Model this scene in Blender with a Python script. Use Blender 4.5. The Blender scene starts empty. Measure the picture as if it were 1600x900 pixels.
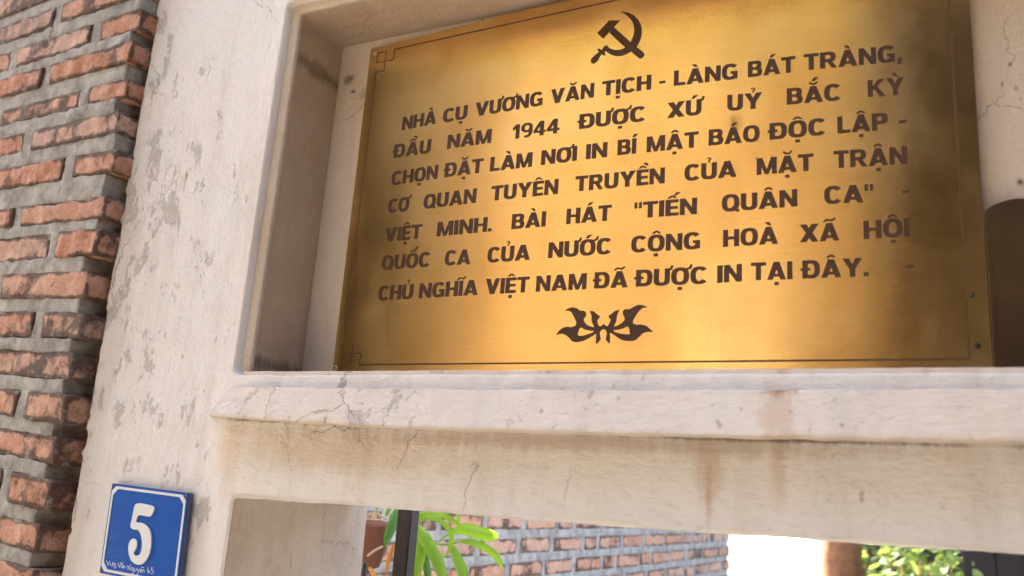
import bpy, bmesh, math, random, unicodedata
from mathutils import Vector, Matrix, noise
from mathutils.geometry import delaunay_2d_cdt

sc = bpy.context.scene
COL = sc.collection
PI = math.pi

# ------------------------------------------------------------------ camera, sky, sun, exposure
YAW, PITCH, ROLL, FPX = 0.4694443, 0.24472377, 0.07124652, 1379.77
cy, sy, cp, sp, cr, sr = (math.cos(YAW), math.sin(YAW), math.cos(PITCH), math.sin(PITCH), math.cos(ROLL), math.sin(ROLL))
FWD = Vector((-sy * cp, cy * cp, sp))
RT0 = Vector((cy, sy, 0))
UP0 = RT0.cross(FWD)
RT = RT0 * cr + UP0 * sr
UP = -RT0 * sr + UP0 * cr
EYE = Vector((0, -1, 0))
cam = bpy.data.cameras.new('camera')
cam.sensor_width = 36.0
cam.lens = FPX / 1600 * 36
cam.clip_start = 0.05
cam.clip_end = 600
cam.dof.use_dof = True
cam.dof.focus_distance = 1.40
cam.dof.aperture_fstop = 4.0
co = bpy.data.objects.new('camera', cam)
COL.objects.link(co)
co.matrix_world = Matrix(((RT.x, UP.x, -FWD.x, EYE.x), (RT.y, UP.y, -FWD.y, EYE.y), (RT.z, UP.z, -FWD.z, EYE.z), (0, 0, 0, 1)))
sc.camera = co

SUN = Vector((-0.75, 0.36, 0.66)).normalized()
world = bpy.data.worlds.new('World')
sc.world = world
world.use_nodes = True
wt = world.node_tree
sky = wt.nodes.new('ShaderNodeTexSky')
sky.sky_type = 'NISHITA'
sky.sun_disc = False
sky.sun_elevation = math.asin(SUN.z)
sky.sun_rotation = math.atan2(SUN.x, SUN.y)
sky.air_density = 0.85
sky.dust_density = 4.5
sky.ozone_density = 0.7
bg = wt.nodes['Background']
wt.links.new(sky.outputs[0], bg.inputs[0])
bg.inputs[1].default_value = 0.135
sl = bpy.data.lights.new('sun', 'SUN')
sl.energy = 3.8
sl.angle = math.radians(0.5)
sl.color = (1.0, 0.92, 0.80)
so = bpy.data.objects.new('sun', sl)
COL.objects.link(so)
so.rotation_euler = (-SUN).to_track_quat('-Z', 'Y').to_euler()
vs = sc.view_settings
vs.view_transform = 'Standard'
vs.look = 'None'
vs.gamma = 1.0
vs.use_curve_mapping = False
vs.exposure = 3.2


def at(px, py, y):
    """the point of the plane at depth y that lies behind a place of the photograph"""
    d = RT * ((px - 800) / FPX) - UP * ((py - 450) / FPX) + FWD
    return EYE + d * ((y - EYE.y) / d.y)


# ------------------------------------------------------------------ helpers
def link(name, mesh, parent=None, mats=()):
    o = bpy.data.objects.new(name, mesh)
    COL.objects.link(o)
    if parent:
        o.parent = parent
    for m in mats:
        mesh.materials.append(m)
    return o


def obj(name, bm, mats, parent=None, smooth=False):
    me = bpy.data.meshes.new(name)
    bmesh.ops.recalc_face_normals(bm, faces=bm.faces)
    bm.to_mesh(me)
    bm.free()
    if smooth:
        me.shade_smooth()
    return link(name, me, parent, mats if isinstance(mats, (list, tuple)) else (mats,))


def empty(name, loc=(0, 0, 0)):
    o = bpy.data.objects.new(name, None)
    COL.objects.link(o)
    o.location = loc
    return o


def tag(o, label=None, cat=None, group=None, kind=None):
    if label: o['label'] = label
    if cat: o['category'] = cat
    if group: o['group'] = group
    if kind: o['kind'] = kind
    return o


def box(bm, x0, x1, y0, y1, z0, z1, mat=0):
    vsx = [bm.verts.new((x, y, z)) for x in (x0, x1) for y in (y0, y1) for z in (z0, z1)]
    for f in ((0, 1, 3, 2), (4, 6, 7, 5), (0, 4, 5, 1), (2, 3, 7, 6), (0, 2, 6, 4), (1, 5, 7, 3)):
        bm.faces.new([vsx[i] for i in f]).material_index = mat


def prism(bm, a, b):
    """closed solid between two matching loops of points"""
    va = [bm.verts.new(p) for p in a]
    vb = [bm.verts.new(p) for p in b]
    n = len(a)
    bm.faces.new(va)
    bm.faces.new(vb[::-1])
    for i in range(n):
        bm.faces.new((va[i], va[(i + 1) % n], vb[(i + 1) % n], vb[i]))


def lattice(h, r, res):
    n = max(1, round(2 * (h - r) / res))
    inner = [-(h - r) + 2 * (h - r) * i / n for i in range(n + 1)]
    return [-h, -h + r * .45] + inner + [h - r * .45, h]


def rough_box(bm, c, s, res, r, amp, freq, xf, seed, tint=0.0, mat=0, L=None):
    """a rounded, uneven block; c and s are its centre and size in the wall's own frame, xf maps that frame to the world"""
    h = [max(v / 2, .002) for v in s]
    r = min(r, min(h) * .8)
    ax = [lattice(h[k], r, res) for k in range(3)]
    n = [len(a) for a in ax]
    cache = {}

    def V(i, j, k):
        key = (i, j, k)
        if key in cache:
            return cache[key]
        p = Vector((ax[0][i], ax[1][j], ax[2][k]))
        q = Vector([max(-(h[m] - r), min(h[m] - r, p[m])) for m in range(3)])
        d = p - q
        if d.length > 1e-9:
            p = q + d.normalized() * r * min(1, d.length / r * 1.2)
        e = sorted((h[0] - abs(p.x), h[1] - abs(p.y), h[2] - abs(p.z)))[1]
        g = Vector(c) + p
        nz = noise.noise_vector(g * freq + Vector((seed * 7.3, seed * 1.7, 0)))
        nz2 = noise.noise_vector(g * freq * 3.1 + Vector((seed * 3.3, 0, seed)))
        g += nz * amp + nz2 * amp * .4
        v = bm.verts.new(xf(g))
        if L:
            v[L[0]] = tint
            v[L[1]] = e
        cache[key] = v
        return v

    def quad(a, b, cc, d):
        try:
            f = bm.faces.new((a, b, cc, d))
            f.material_index = mat
            f.smooth = True
        except ValueError:
            pass
    for i in range(n[0] - 1):
        for j in range(n[1] - 1):
            for k in (0, n[2] - 1):
                quad(V(i, j, k), V(i + 1, j, k), V(i + 1, j + 1, k), V(i, j + 1, k))
        for k in range(n[2] - 1):
            for j in (0, n[1] - 1):
                quad(V(i, j, k), V(i + 1, j, k), V(i + 1, j, k + 1), V(i, j, k + 1))
    for j in range(n[1] - 1):
        for k in range(n[2] - 1):
            for i in (0, n[0] - 1):
                quad(V(i, j, k), V(i, j + 1, k), V(i, j + 1, k + 1), V(i, j, k + 1))


def polyset(bm, polys, to3d, thick):
    """union of flat polygons (2-D), raised by thick; to3d(x, y, h) gives the point at height h over the surface"""
    vv, ff = [], []
    for p in polys:
        if sum(a[0] * b[1] - b[0] * a[1] for a, b in zip(p, list(p[1:]) + [p[0]])) < 0:
            p = p[::-1]
        ff.append(list(range(len(vv), len(vv) + len(p))))
        vv += [Vector(q) for q in p]
    r = delaunay_2d_cdt(vv, [], ff, 0, 1e-7)
    faces = [f for f, o in zip(r[2], r[5]) if o]
    edges = {}
    for f in faces:
        for i in range(len(f)):
            a, b = f[i], f[(i + 1) % len(f)]
            edges[(a, b)] = edges.get((a, b), 0) + 1
    top = {}
    bot = {}
    for f in faces:
        for i in f:
            if i not in top:
                top[i] = bm.verts.new(to3d(r[0][i].x, r[0][i].y, thick))
        bm.faces.new([top[i] for i in f])
    for (a, b) in edges:
        if (b, a) not in edges:
            for i in (a, b):
                if i not in bot:
                    bot[i] = bm.verts.new(to3d(r[0][i].x, r[0][i].y, -.0004))
            bm.faces.new((top[b], top[a], bot[a], bot[b]))


def tube(bm, pts, rad, seg=8):
    rings = []
    for i, p in enumerate(pts):
        p = Vector(p)
        t = (Vector(pts[min(i + 1, len(pts) - 1)]) - Vector(pts[max(i - 1, 0)])).normalized()
        a = t.cross(Vector((.3, .2, .93))).normalized()
        b = t.cross(a)
        rr = rad[i] if isinstance(rad, (list, tuple)) else rad
        rings.append([bm.verts.new(p + a * math.cos(2 * PI * k / seg) * rr + b * math.sin(2 * PI * k / seg) * rr) for k in range(seg)])
    for r0, r1 in zip(rings, rings[1:]):
        for k in range(seg):
            bm.faces.new((r0[k], r0[(k + 1) % seg], r1[(k + 1) % seg], r1[k]))
    bm.faces.new(rings[0][::-1])
    bm.faces.new(rings[-1])


def lathe(bm, prof, c, seg=40):
    rings = [[bm.verts.new((c[0] + r * math.cos(2 * PI * k / seg), c[1] + r * math.sin(2 * PI * k / seg), c[2] + z)) for k in range(seg)] for r, z in prof]
    for r0, r1 in zip(rings, rings[1:]):
        for k in range(seg):
            bm.faces.new((r0[k], r0[(k + 1) % seg], r1[(k + 1) % seg], r1[k]))
    bm.faces.new(rings[0][::-1])
    bm.faces.new(rings[-1])


# ------------------------------------------------------------------ materials
class NT:
    def __init__(s, name):
        s.m = bpy.data.materials.new(name)
        s.m.use_nodes = True
        s.t = s.m.node_tree
        s.b = s.t.nodes['Principled BSDF']
        s.out = s.t.nodes['Material Output']
        s.co = s.t.nodes.new('ShaderNodeTexCoord').outputs['Object']

    def put(s, sock, v):
        if hasattr(v, 'is_linked') or isinstance(v, bpy.types.NodeSocket):
            s.t.links.new(v, sock)
        elif isinstance(v, (tuple, list)) and len(v) == 3 and sock.type == 'RGBA':
            sock.default_value = (*v, 1)
        else:
            sock.default_value = v

    def map(s, scale, loc=(0, 0, 0), co=None):
        n = s.t.nodes.new('ShaderNodeMapping')
        s.t.links.new(co or s.co, n.inputs[0])
        n.inputs['Scale'].default_value = scale if isinstance(scale, (tuple, list)) else (scale,) * 3
        n.inputs['Location'].default_value = loc
        return n.outputs[0]

    def noise(s, scale, detail=5, rough=.6, stretch=(1, 1, 1), loc=(0, 0, 0), dist=0.0, col=False):
        n = s.t.nodes.new('ShaderNodeTexNoise')
        s.t.links.new(s.map(stretch, loc), n.inputs['Vector'])
        n.inputs['Scale'].default_value = scale
        n.inputs['Detail'].default_value = detail
        n.inputs['Roughness'].default_value = rough
        n.inputs['Distortion'].default_value = dist
        return n.outputs['Color' if col else 0]

    def voro(s, scale, feature='F1', stretch=(1, 1, 1), warp=0.0, out='Distance', loc=(0, 0, 0)):
        n = s.t.nodes.new('ShaderNodeTexVoronoi')
        n.feature = feature
        c = s.map(stretch, loc)
        if warp:
            w = s.t.nodes.new('ShaderNodeVectorMath'); w.operation = 'MULTIPLY_ADD'
            s.t.links.new(s.noise(9, 5, .65, col=True), w.inputs[0])
            w.inputs[1].default_value = (warp,) * 3
            s.t.links.new(c, w.inputs[2])
            c = w.outputs[0]
        s.t.links.new(c, n.inputs['Vector'])
        n.inputs['Scale'].default_value = scale
        return n.outputs[out]

    def ramp(s, v, a, b, lo=0.0, hi=1.0):
        n = s.t.nodes.new('ShaderNodeMapRange')
        n.interpolation_type = 'SMOOTHSTEP'
        s.put(n.inputs[0], v)
        n.inputs[1].default_value, n.inputs[2].default_value = a, b
        n.inputs[3].default_value, n.inputs[4].default_value = lo, hi
        return n.outputs[0]

    def math(s, op, a, b=0.0, c=0.0):
        n = s.t.nodes.new('ShaderNodeMath'); n.operation = op
        s.put(n.inputs[0], a); s.put(n.inputs[1], b); s.put(n.inputs[2], c)
        return n.outputs[0]

    def mix(s, f, a, b):
        n = s.t.nodes.new('ShaderNodeMix'); n.data_type = 'RGBA'
        s.put(n.inputs[0], f); s.put(n.inputs[6], a); s.put(n.inputs[7], b)
        return n.outputs[2]

    def xyz(s):
        n = s.t.nodes.new('ShaderNodeSeparateXYZ')
        s.t.links.new(s.co, n.inputs[0])
        return n.outputs

    def attr(s, name):
        n = s.t.nodes.new('ShaderNodeAttribute'); n.attribute_name = name
        return n.outputs['Fac']

    def blob(s, x, z, rx, rz, soft=.5):
        """1 inside an ellipse of the wall face, 0 outside, with a ragged edge"""
        X, _, Z = s.xyz()
        a = s.math('POWER', s.math('DIVIDE', s.math('SUBTRACT', X, x), rx), 2)
        b = s.math('POWER', s.math('DIVIDE', s.math('SUBTRACT', Z, z), rz), 2)
        d = s.math('SQRT', s.math('ADD', s.math('ABSOLUTE', a), s.math('ABSOLUTE', b)))
        d = s.math('ADD', d, s.math('MULTIPLY', s.math('SUBTRACT', s.noise(60, 4, .7), .5), .9))
        d = s.math('ADD', d, s.math('MULTIPLY', s.math('SUBTRACT', s.noise(34, 5, .7, (1, 1, .16), (2, 4, 1)), .5), 1.7))
        return s.ramp(d, 1.0, 1.0 - soft, 0, 1)

    def bump(s, h, dist, strength=1.0, prev=None):
        n = s.t.nodes.new('ShaderNodeBump')
        s.put(n.inputs['Height'], h)
        n.inputs['Distance'].default_value = dist
        n.inputs['Strength'].default_value = strength
        if prev is not None:
            s.t.links.new(prev, n.inputs['Normal'])
        return n.outputs[0]

    def done(s, col, rough=.8, normal=None, metal=0.0, spec=None, **kw):
        s.put(s.b.inputs['Base Color'], col)
        s.put(s.b.inputs['Roughness'], rough)
        s.b.inputs['Metallic'].default_value = metal
        if spec is not None:
            s.b.inputs['Specular IOR Level'].default_value = spec
        for k, v in kw.items():
            s.put(s.b.inputs[k.replace('_', ' ')], v)
        if normal is not None:
            s.t.links.new(normal, s.b.inputs['Normal'])
        return s.m


def plaster(name, base, cream, peel_amt=.5, stain=0.0, brush=(1, 1, 1), rust_and_shade=(), cream_amt=.6, grime_shade=0.0, marks=True, flake_side=None, trowel=True):
    n = NT(name)
    X, Y, Z = n.xyz()
    c = n.mix(n.ramp(n.noise(3.2, 5, .6, (1, 1, .35)), .42, .68, 0, cream_amt), base, cream)
    c = n.mix(n.ramp(n.noise(11, 6, .7, (1, 1, .25), (3, 0, 1)), .5, .75, 0, .35), c, (.55, .48, .40))
    c = n.mix(n.ramp(n.noise(22, 6, .7, (1, 1, .6), (5, 2, 1)), .35, .65, 0, .22), c, (.80, .77, .73))
    c = n.mix(n.ramp(n.noise(16, 6, .65, (1, 1, .11), (3, 8, 6)), .48, .70, 0, .38), c, (.61, .56, .495))
    h = n.noise(60, 8, .7, brush)
    h2 = n.noise(14, 6, .6, brush, (2, 2, 5))
    # paint lost in flakes, showing the grey coat below
    pf = n.noise(24, 10, .76, (1, 1, .5), (9, 1, 4))
    big = n.noise(3.4, 3, .5, (1, 1, .55), (1, 7, 2))
    pf = n.math('ADD', pf, n.math('MULTIPLY', big, .45))
    if flake_side:
        pf = n.math('SUBTRACT', pf, n.ramp(X, flake_side - .05, flake_side + .03, 0, .15))
    peel = n.ramp(pf, .94 - .1 * peel_amt, .98 - .1 * peel_amt)
    c = n.mix(n.math('MULTIPLY', peel, .62), c, (.42, .385, .345))
    edge = n.ramp(pf, .935 - .1 * peel_amt, .955 - .1 * peel_amt)
    # hair cracks
    cr_ = n.voro(5.5, 'DISTANCE_TO_EDGE', (1, 1, 1), .09)
    cm = n.ramp(n.noise(4.5, 3, .5, (1, 1, 1), (4, 4, 4)), .52, .62)
    crack = n.math('MULTIPLY', n.ramp(cr_, .007, .001), cm)
    cr2 = n.voro(16, 'DISTANCE_TO_EDGE', (1, 1, .8), .05, loc=(3, 1, 4))
    cm2 = n.ramp(n.noise(7, 4, .6, (1, 1, 1), (4, 9, 1)), .58, .66)
    crack = n.math('MAXIMUM', crack, n.math('MULTIPLY', n.ramp(cr2, .007, .001), n.math('MULTIPLY', cm2, .5)))
    c = n.mix(n.math('MULTIPLY', crack, .55), c, (.22, .18, .14))
    if grime_shade:
        g = n.ramp(n.noise(6, 7, .7, (1, 1, .5), (3, 3, 3)), .35, .75, grime_shade * .5, grime_shade)
        c = n.mix(g, c, (.25, .20, .155))
    if stain:
        st = n.ramp(n.noise(5.5, 7, .65, (1, 1, .22), (0, 3, 8)), .46, .78, 0, stain)
        c = n.mix(st, c, (.62, .40, .22))
        st = n.ramp(n.noise(9, 6, .7, (1, 1, .5), (4, 3, 8)), .55, .75, 0, stain * .7)
        c = n.mix(st, c, (.50, .37, .25))
    if marks:
        sp_ = n.voro(70, 'F1', (1, 1, .6), .02)
        sm = n.ramp(n.noise(7, 3, .6, (1, 1, .7), (8, 8, 2)), .58, .70)
        c = n.mix(n.math('MULTIPLY', n.ramp(sp_, .22, .12), n.math('MULTIPLY', sm, .6)), c, (.20, .15, .11))
    for (x, z, rx, rz, s, colr) in rust_and_shade:
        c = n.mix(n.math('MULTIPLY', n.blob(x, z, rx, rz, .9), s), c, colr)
    fine = n.noise(150, 7, .76, (.34, 1, 1) if trowel else (1, 1, .8), (6, 6, 6))
    if flake_side:
        iso = n.noise(130, 7, .78, (1, 1, .6), (6, 2, 6))
        f_ = n.ramp(X, flake_side - .06, flake_side + .04)
        fine = n.math('ADD', n.math('MULTIPLY', fine, f_), n.math('MULTIPLY', iso, n.math('SUBTRACT', 1.0, f_)))
    c = n.mix(n.ramp(fine, .52, .70, 0, .40), c, (.52, .45, .38))
    c = n.mix(n.ramp(n.noise(240, 4, .7, loc=(1, 6, 6)), .62, .74, 0, .30), c, (.36, .30, .25))
    nb = n.bump(h, .0018, 1.0)
    nb = n.bump(h2, .008, .6, nb)
    nb = n.bump(fine, .0042, 1.0, nb)
    nb = n.bump(n.math('MULTIPLY', edge, -1.0), .0012, .9, nb)
    nb = n.bump(n.math('MULTIPLY', crack, -1.0), .0015, .8, nb)
    return n.done(c, .88, nb, spec=.25)


RUST = (.30, .10, .03)
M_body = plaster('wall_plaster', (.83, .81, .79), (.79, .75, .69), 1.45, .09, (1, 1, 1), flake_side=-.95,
                 rust_and_shade=[(-1.135, .505, .006, .014, .7, (.45, .10, .06)), (-1.137, .49, .004, .03, .35, (.5, .16, .1)),
                       (-.245, .058, .022, .05, .42, (.52, .33, .18)), (-.245, .025, .006, .05, .48, (.50, .27, .10)),
                       (-.17, .06, .012, .05, .35, (.55, .32, .16)), (-.95, .05, .03, .09, .4, (.62, .44, .28)), (-.75, .06, .25, .045, .45, (.62, .45, .30)),
                       (-.4, .084, .55, .018, .5, (.42, .29, .18)), (-.88, .1005, .12, .0045, .85, (.16, .10, .065)), (-.66, .0955, .2, .005, .85, (.16, .10, .065)), (-.17, .0935, .32, .005, .85, (.16, .10, .065))])  # dark bands hugging the sill paint its shadow line into the plaster, over stains
M_sill = plaster('sill_plaster', (.74, .665, .575), (.70, .58, .45), .9, .30, (.6, 1, 1),
                 rust_and_shade=[(-.165, .152, .030, .018, 1.0, RUST), (-.165, .125, .026, .075, .40, (.50, .30, .16)),
                       (-.05, .15, .06, .006, .5, (.45, .24, .12)), (.02, .16, .03, .005, .4, (.5, .25, .12))])
M_lining = plaster('recess_shaded_plaster', (.62, .47, .335), (.54, .40, .27), .1, .12, (1, 1, 1), grime_shade=.42, trowel=False,  # shaded tone of the reveal put into the plaster colour, along with dirt
                    rust_and_shade=[(-.936, .705, .05, .022, .6, (.10, .08, .06)), (-.936, .19, .05, .018, .7, (.09, .07, .05))])
M_jamb = plaster('jamb_shaded_plaster', (.46, .385, .31), (.40, .32, .25), .2, .08, (1, 1, 1), grime_shade=.35, trowel=False)  # darker plaster carries the shade of this side face as well as dirt
M_frame = plaster('recess_frame_plaster', (.68, .61, .52), (.62, .52, .41), .3, .25)
M_back = plaster('recess_back_plaster', (.80, .70, .60), (.76, .63, .50), .1, .08, (1, 1, 1), grime_shade=.12, trowel=False,
                 rust_and_shade=[(-.925, .715, .018, .016, .8, (.08, .06, .045)), (-.915, .69, .008, .006, .9, (.06, .04, .03)), (.086, .415, .006, .008, .95, (.10, .05, .025)), (.067, .388, .004, .004, .8, (.12, .07, .04))])


def brick_mat(name, pale=0.0):
    n = NT(name)
    t = n.attr('tint'); e = n.attr('edge')
    a = n.mix(n.ramp(t, 0, .55), (.37, .145, .07), (.46, .245, .155))
    a = n.mix(n.ramp(t, .5, .85), a, (.40, .275, .215))
    a = n.mix(n.ramp(t, .80, .92, 0, .75), a, (.10, .065, .05))
    a = n.mix(n.ramp(n.noise(30, 8, .75), .38, .66, 0, .75), a, (.62, .385, .285))
    a = n.mix(n.ramp(n.noise(60, 7, .8, loc=(3, 1, 2)), .48, .70, 0, .65), a, (.18, .085, .055))
    a = n.mix(pale, a, (.62, .42, .32))
    # soot and moss: thick along the edges and over some bricks altogether
    s = n.math('ADD', n.noise(24, 7, .7, loc=(7, 2, 3)), n.math('MULTIPLY', n.noise(6.5, 3, .5, loc=(1, 9, 5)), .75))
    s = n.math('ADD', s, n.ramp(e, .011, 0.0, 0, .26))
    a = n.mix(n.ramp(s, .89, 1.05, 0, .82), a, (.035, .030, .026))
    # thin smears of mortar
    l = n.math('ADD', n.noise(35, 7, .75, loc=(2, 5, 8)), n.ramp(e, .012, 0, 0, .10))
    a = n.mix(n.ramp(l, .60, .72, 0, .6), a, (.36, .33, .295))
    nb = n.bump(n.noise(70, 8, .78), .007, 1.0)
    nb = n.bump(n.noise(18, 5, .6), .010, .7, nb)
    return n.done(a, .92, nb, spec=.2)


def mortar_mat(name, col=(.335, .315, .28)):
    n = NT(name)
    a = n.mix(n.ramp(n.noise(22, 7, .75), .32, .66), tuple(v * .62 for v in col), tuple(v * 1.25 for v in col))
    a = n.mix(n.ramp(n.noise(16, 7, .75, loc=(4, 4, 1)), .57, .70, 0, .8), a, (.10, .09, .075))
    a = n.mix(n.ramp(n.noise(40, 6, .7, loc=(4, 7, 1)), .58, .75, 0, .6), a, (.50, .48, .45))
    nb = n.bump(n.noise(45, 9, .78), .008, 1.0)
    return n.done(a, .95, nb, spec=.2)


M_brick = brick_mat('old_brick')
M_mortar = mortar_mat('grey_mortar')
M_brick2 = brick_mat('yard_brick', .30)
M_mortar2 = mortar_mat('yard_mortar', (.36, .355, .345))


def brass_mat():
    n = NT('brushed_brass')
    X, Y, Z = n.xyz()
    c = n.mix(n.noise(5, 6, .6, (1, 1, .6)), (.82, .55, .215), (.87, .62, .28))
    tar = n.math('ADD', n.noise(6, 4, .55, (1, 1, .7), (2, 0, 3)), n.math('MULTIPLY', n.noise(170, 5, .75), .30))
    c = n.mix(n.ramp(tar, .5, .95, 0, .45), c, (.40, .25, .09))
    sp_ = n.voro(150, 'F1', (1, 1, 1), .01)
    sm = n.ramp(n.noise(14, 3, .6, (1, 1, 1), (3, 8, 2)), .55, .68)
    spots = n.math('MULTIPLY', n.ramp(sp_, .20, .10), sm)
    gr = n.ramp(n.noise(60, 5, .7, (.22, 1, 5), (4, 0, 2)), .42, .72, 0, .22)
    c = n.mix(gr, c, (.50, .31, .10))
    c = n.mix(n.math('MULTIPLY', spots, .6), c, (.12, .065, .025))
    c = n.mix(n.math('MULTIPLY', n.blob(-.245, .528, .016, .022, .9), .7), c, (.10, .07, .04))
    sm2 = n.ramp(n.noise(11, 6, .7, (1.6, 1, .35), (7, 1, 2)), .50, .72, 0, .30)
    c = n.mix(sm2, c, (.62, .40, .15))
    sv = n.voro(9, 'DISTANCE_TO_EDGE', (1, 1, .5), .10, loc=(3, 3, 3))
    sg_ = n.math('MULTIPLY', n.ramp(sv, .004, .001), n.ramp(n.noise(9, 3, .6, loc=(5, 5, 1)), .56, .66))
    c = n.mix(n.math('MULTIPLY', sg_, .6), c, (.25, .14, .06))
    r = n.ramp(n.noise(9, 6, .65, (.8, 1, .5)), .3, .72, .13, .25)
    nb = n.bump(n.noise(40, 5, .7, (1, 1, 12)), .0003, .25)
    nb = n.bump(n.noise(3.5, 2, .4), .01, .10, nb)
    tg = n.t.nodes.new('ShaderNodeTangent'); tg.direction_type = 'RADIAL'; tg.axis = 'Z'
    n.t.links.new(tg.outputs[0], n.b.inputs['Tangent'])
    n.b.inputs['Anisotropic'].default_value = .88
    n.b.inputs['Anisotropic Rotation'].default_value = .25
    return n.done(c, r, nb, 1.0)


M_brass = brass_mat()


def simple(name, col, rough=.6, var=.25, scale=30, bump=.0, metal=0.0, spec=None, **kw):
    n = NT(name)
    c = n.mix(n.noise(scale, 6, .65), tuple(v * (1 - var) for v in col), tuple(min(1, v * (1 + var)) for v in col))
    nb = n.bump(n.noise(scale * 2, 6, .7), bump, .8) if bump else None
    return n.done(c, rough, nb, metal, spec, **kw)


M_letter = simple('brown_letter_paint', (.062, .029, .015), .45, .40, 45, .0006, spec=.35)
M_line = simple('etched_line_paint', (.10, .042, .017), .45, .3, 60)
M_screw = simple('screw_steel', (.55, .50, .43), .4, .3, 200, 0, .8)
M_slot = simple('screw_slot', (.03, .025, .02), .7)
M_blue = simple('blue_enamel', (.005, .075, .36), .36, .14, 25, .0002, spec=.25)
M_signwhite = simple('white_enamel', (.62, .64, .64), .4, .06, 40)
M_signedge = simple('sign_edge_tin', (.06, .07, .12), .5, .4, 60)
M_chalk = simple('white_marker', (.66, .70, .74), .7, .1)
M_faded = simple('faded_marker', (.03, .10, .34), .6, .25, 300)
M_panel = simple('dark_lacquer', (.046, .026, .010), .5, .5, 14, .0010, spec=.2)
M_iron = simple('dark_iron', (.020, .012, .010), .48, .45, 90, .0004, spec=.45)
M_pot = simple('terracotta', (.12, .038, .020), .75, .28, 22, .0008)
M_soil = simple('potting_soil', (.06, .05, .035), .95, .5, 80, .004)
M_ground = simple('paving_ground', (.17, .15, .125), .9, .25, 1.5, .004)
M_whiteopp = simple('street_white_paint', (.42, .37, .29), .85, .05, 6, .002)
M_white = simple('whitewash', (.82, .80, .76), .85, .05, 6, .002)
M_bark = simple('red_brown_bark', (.27, .12, .06), .9, .85, 22, .03)
M_timber = simple('dark_timber', (.009, .005, .004), .7, .4, 12, .002)


def leaf_mat(name, a, b, trans=.45):
    n = NT(name)
    oi = n.t.nodes.new('ShaderNodeNewGeometry').outputs['Random Per Island']
    c = n.mix(oi, a, b)
    c = n.mix(n.ramp(n.noise(25, 4, .6), .4, .7, 0, .5), c, tuple(v * .6 for v in a))
    nb = n.bump(n.noise(60, 3, .6, (1, 1, .3)), .001, .5)
    n.done(c, .42, nb, spec=.4)
    tr = n.t.nodes.new('ShaderNodeBsdfTranslucent')
    n.put(tr.inputs[0], n.mix(.5, c, (min(1, b[0] * 2.2), min(1, b[1] * 2.0), b[2])))
    mx = n.t.nodes.new('ShaderNodeMixShader')
    mx.inputs[0].default_value = trans
    n.t.links.new(n.b.outputs[0], mx.inputs[1]); n.t.links.new(tr.outputs[0], mx.inputs[2])
    n.t.links.new(mx.outputs[0], n.out.inputs[0])
    return n.m


M_leaf = leaf_mat('strap_leaf', (.15, .30, .025), (.27, .44, .06), .45)
M_leafdark = leaf_mat('strap_leaf_dark', (.07, .20, .035), (.09, .25, .04), .2)
M_stem = leaf_mat('green_stem', (.10, .20, .03), (.13, .25, .04), .1)
M_dry = leaf_mat('dry_leaf', (.60, .26, .05), (.72, .38, .10), .4)
M_root = simple('dry_root', (.28, .22, .14), .9, .3, 80, .002)
M_shrub = leaf_mat('shrub_leaf', (.07, .14, .025), (.20, .28, .085), .5)

# ------------------------------------------------------------------ ground
bm = bmesh.new()
bmesh.ops.create_grid(bm, x_segments=2, y_segments=2, size=200)
g = obj('ground', bm, M_ground)
g.location.z = -1.6
tag(g, kind='structure')

# ------------------------------------------------------------------ gate wall (pier, beam, recess, sill)
gate = empty('gate_wall', (-.4, .16, -1.6))
tag(gate, 'weathered white plaster gate wall framing the brass plaque, with moulded sill and low opening', 'wall')
bpy.context.view_layer.update()
INV = Matrix.Translation((.4, -.16, 1.6))


def textured(name, kind, size):
    t = bpy.data.textures.new(name, 'CLOUDS')
    t.noise_scale = size
    t.noise_depth = 3
    return t


TX_A = textured('plaster_waves', 'CLOUDS', .09)
TX_B = textured('plaster_grain', 'CLOUDS', .022)


def masonry(name, bm, mat, voxel, a=.004, b=.002):
    o = obj(name, bm, mat, gate)
    o.matrix_parent_inverse = INV
    r = o.modifiers.new('remesh', 'REMESH'); r.mode = 'VOXEL'; r.voxel_size = voxel; r.use_smooth_shade = True
    for tx, s in ((TX_A, a), (TX_B, b)):
        d = o.modifiers.new('uneven', 'DISPLACE'); d.texture = tx; d.strength = s; d.mid_level = .5
    return o


bm = bmesh.new()
# left pier: its outer edge is broken and leans a little
zs = [1.0 - .02 * i for i in range(58)] + [-.3, -.6, -1.0, -1.62]
outer = []
for z in zs:
    x = -1.279 + .020 * max(0, min(1, (.60 - z) / .75))
    x += .006 * noise.noise(Vector((0, 0, z * 17))) + .004 * noise.noise(Vector((5, 0, z * 45)))
    outer.append((x, z))
prism(bm, [(x, .0, z) for x, z in outer] + [(-.932, 0, -1.62), (-.932, 0, -.007), (-.965, 0, .0), (-.965, 0, 1.0)],
      [(x, .30, z) for x, z in outer] + [(-.932, .30, -1.62), (-.932, .30, -.007), (-.965, .30, .0), (-.965, .30, 1.0)])
box(bm, -1.262, -.945, .29, .335, -1.62, 1.0)
# lintel with a slightly sagging underside
xs = [-.985 + .02 * i for i in range(58)]


def under(x):
    t = max(0, min(1, (x + .93) / 1.0))
    return -.0075 - .0035 * math.sin(PI * t) + .0012 * noise.noise(Vector((x * 9, 3, 0)))


prism(bm, [(x, 0, under(x)) for x in xs] + [(.155, 0, .168), (-.985, 0, .168)], [(x, .30, under(x)) for x in xs] + [(.155, .30, .168), (-.985, .30, .168)])
box(bm, .135, .47, 0, .33, -1.62, 1.0)
box(bm, -1.0, .16, 0, .33, .797, 1.0)
box(bm, -1.0, .16, .20, .33, .10, .9)
masonry('pier_and_lintel', bm, M_body, .0055, .0035, .0022)

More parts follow.
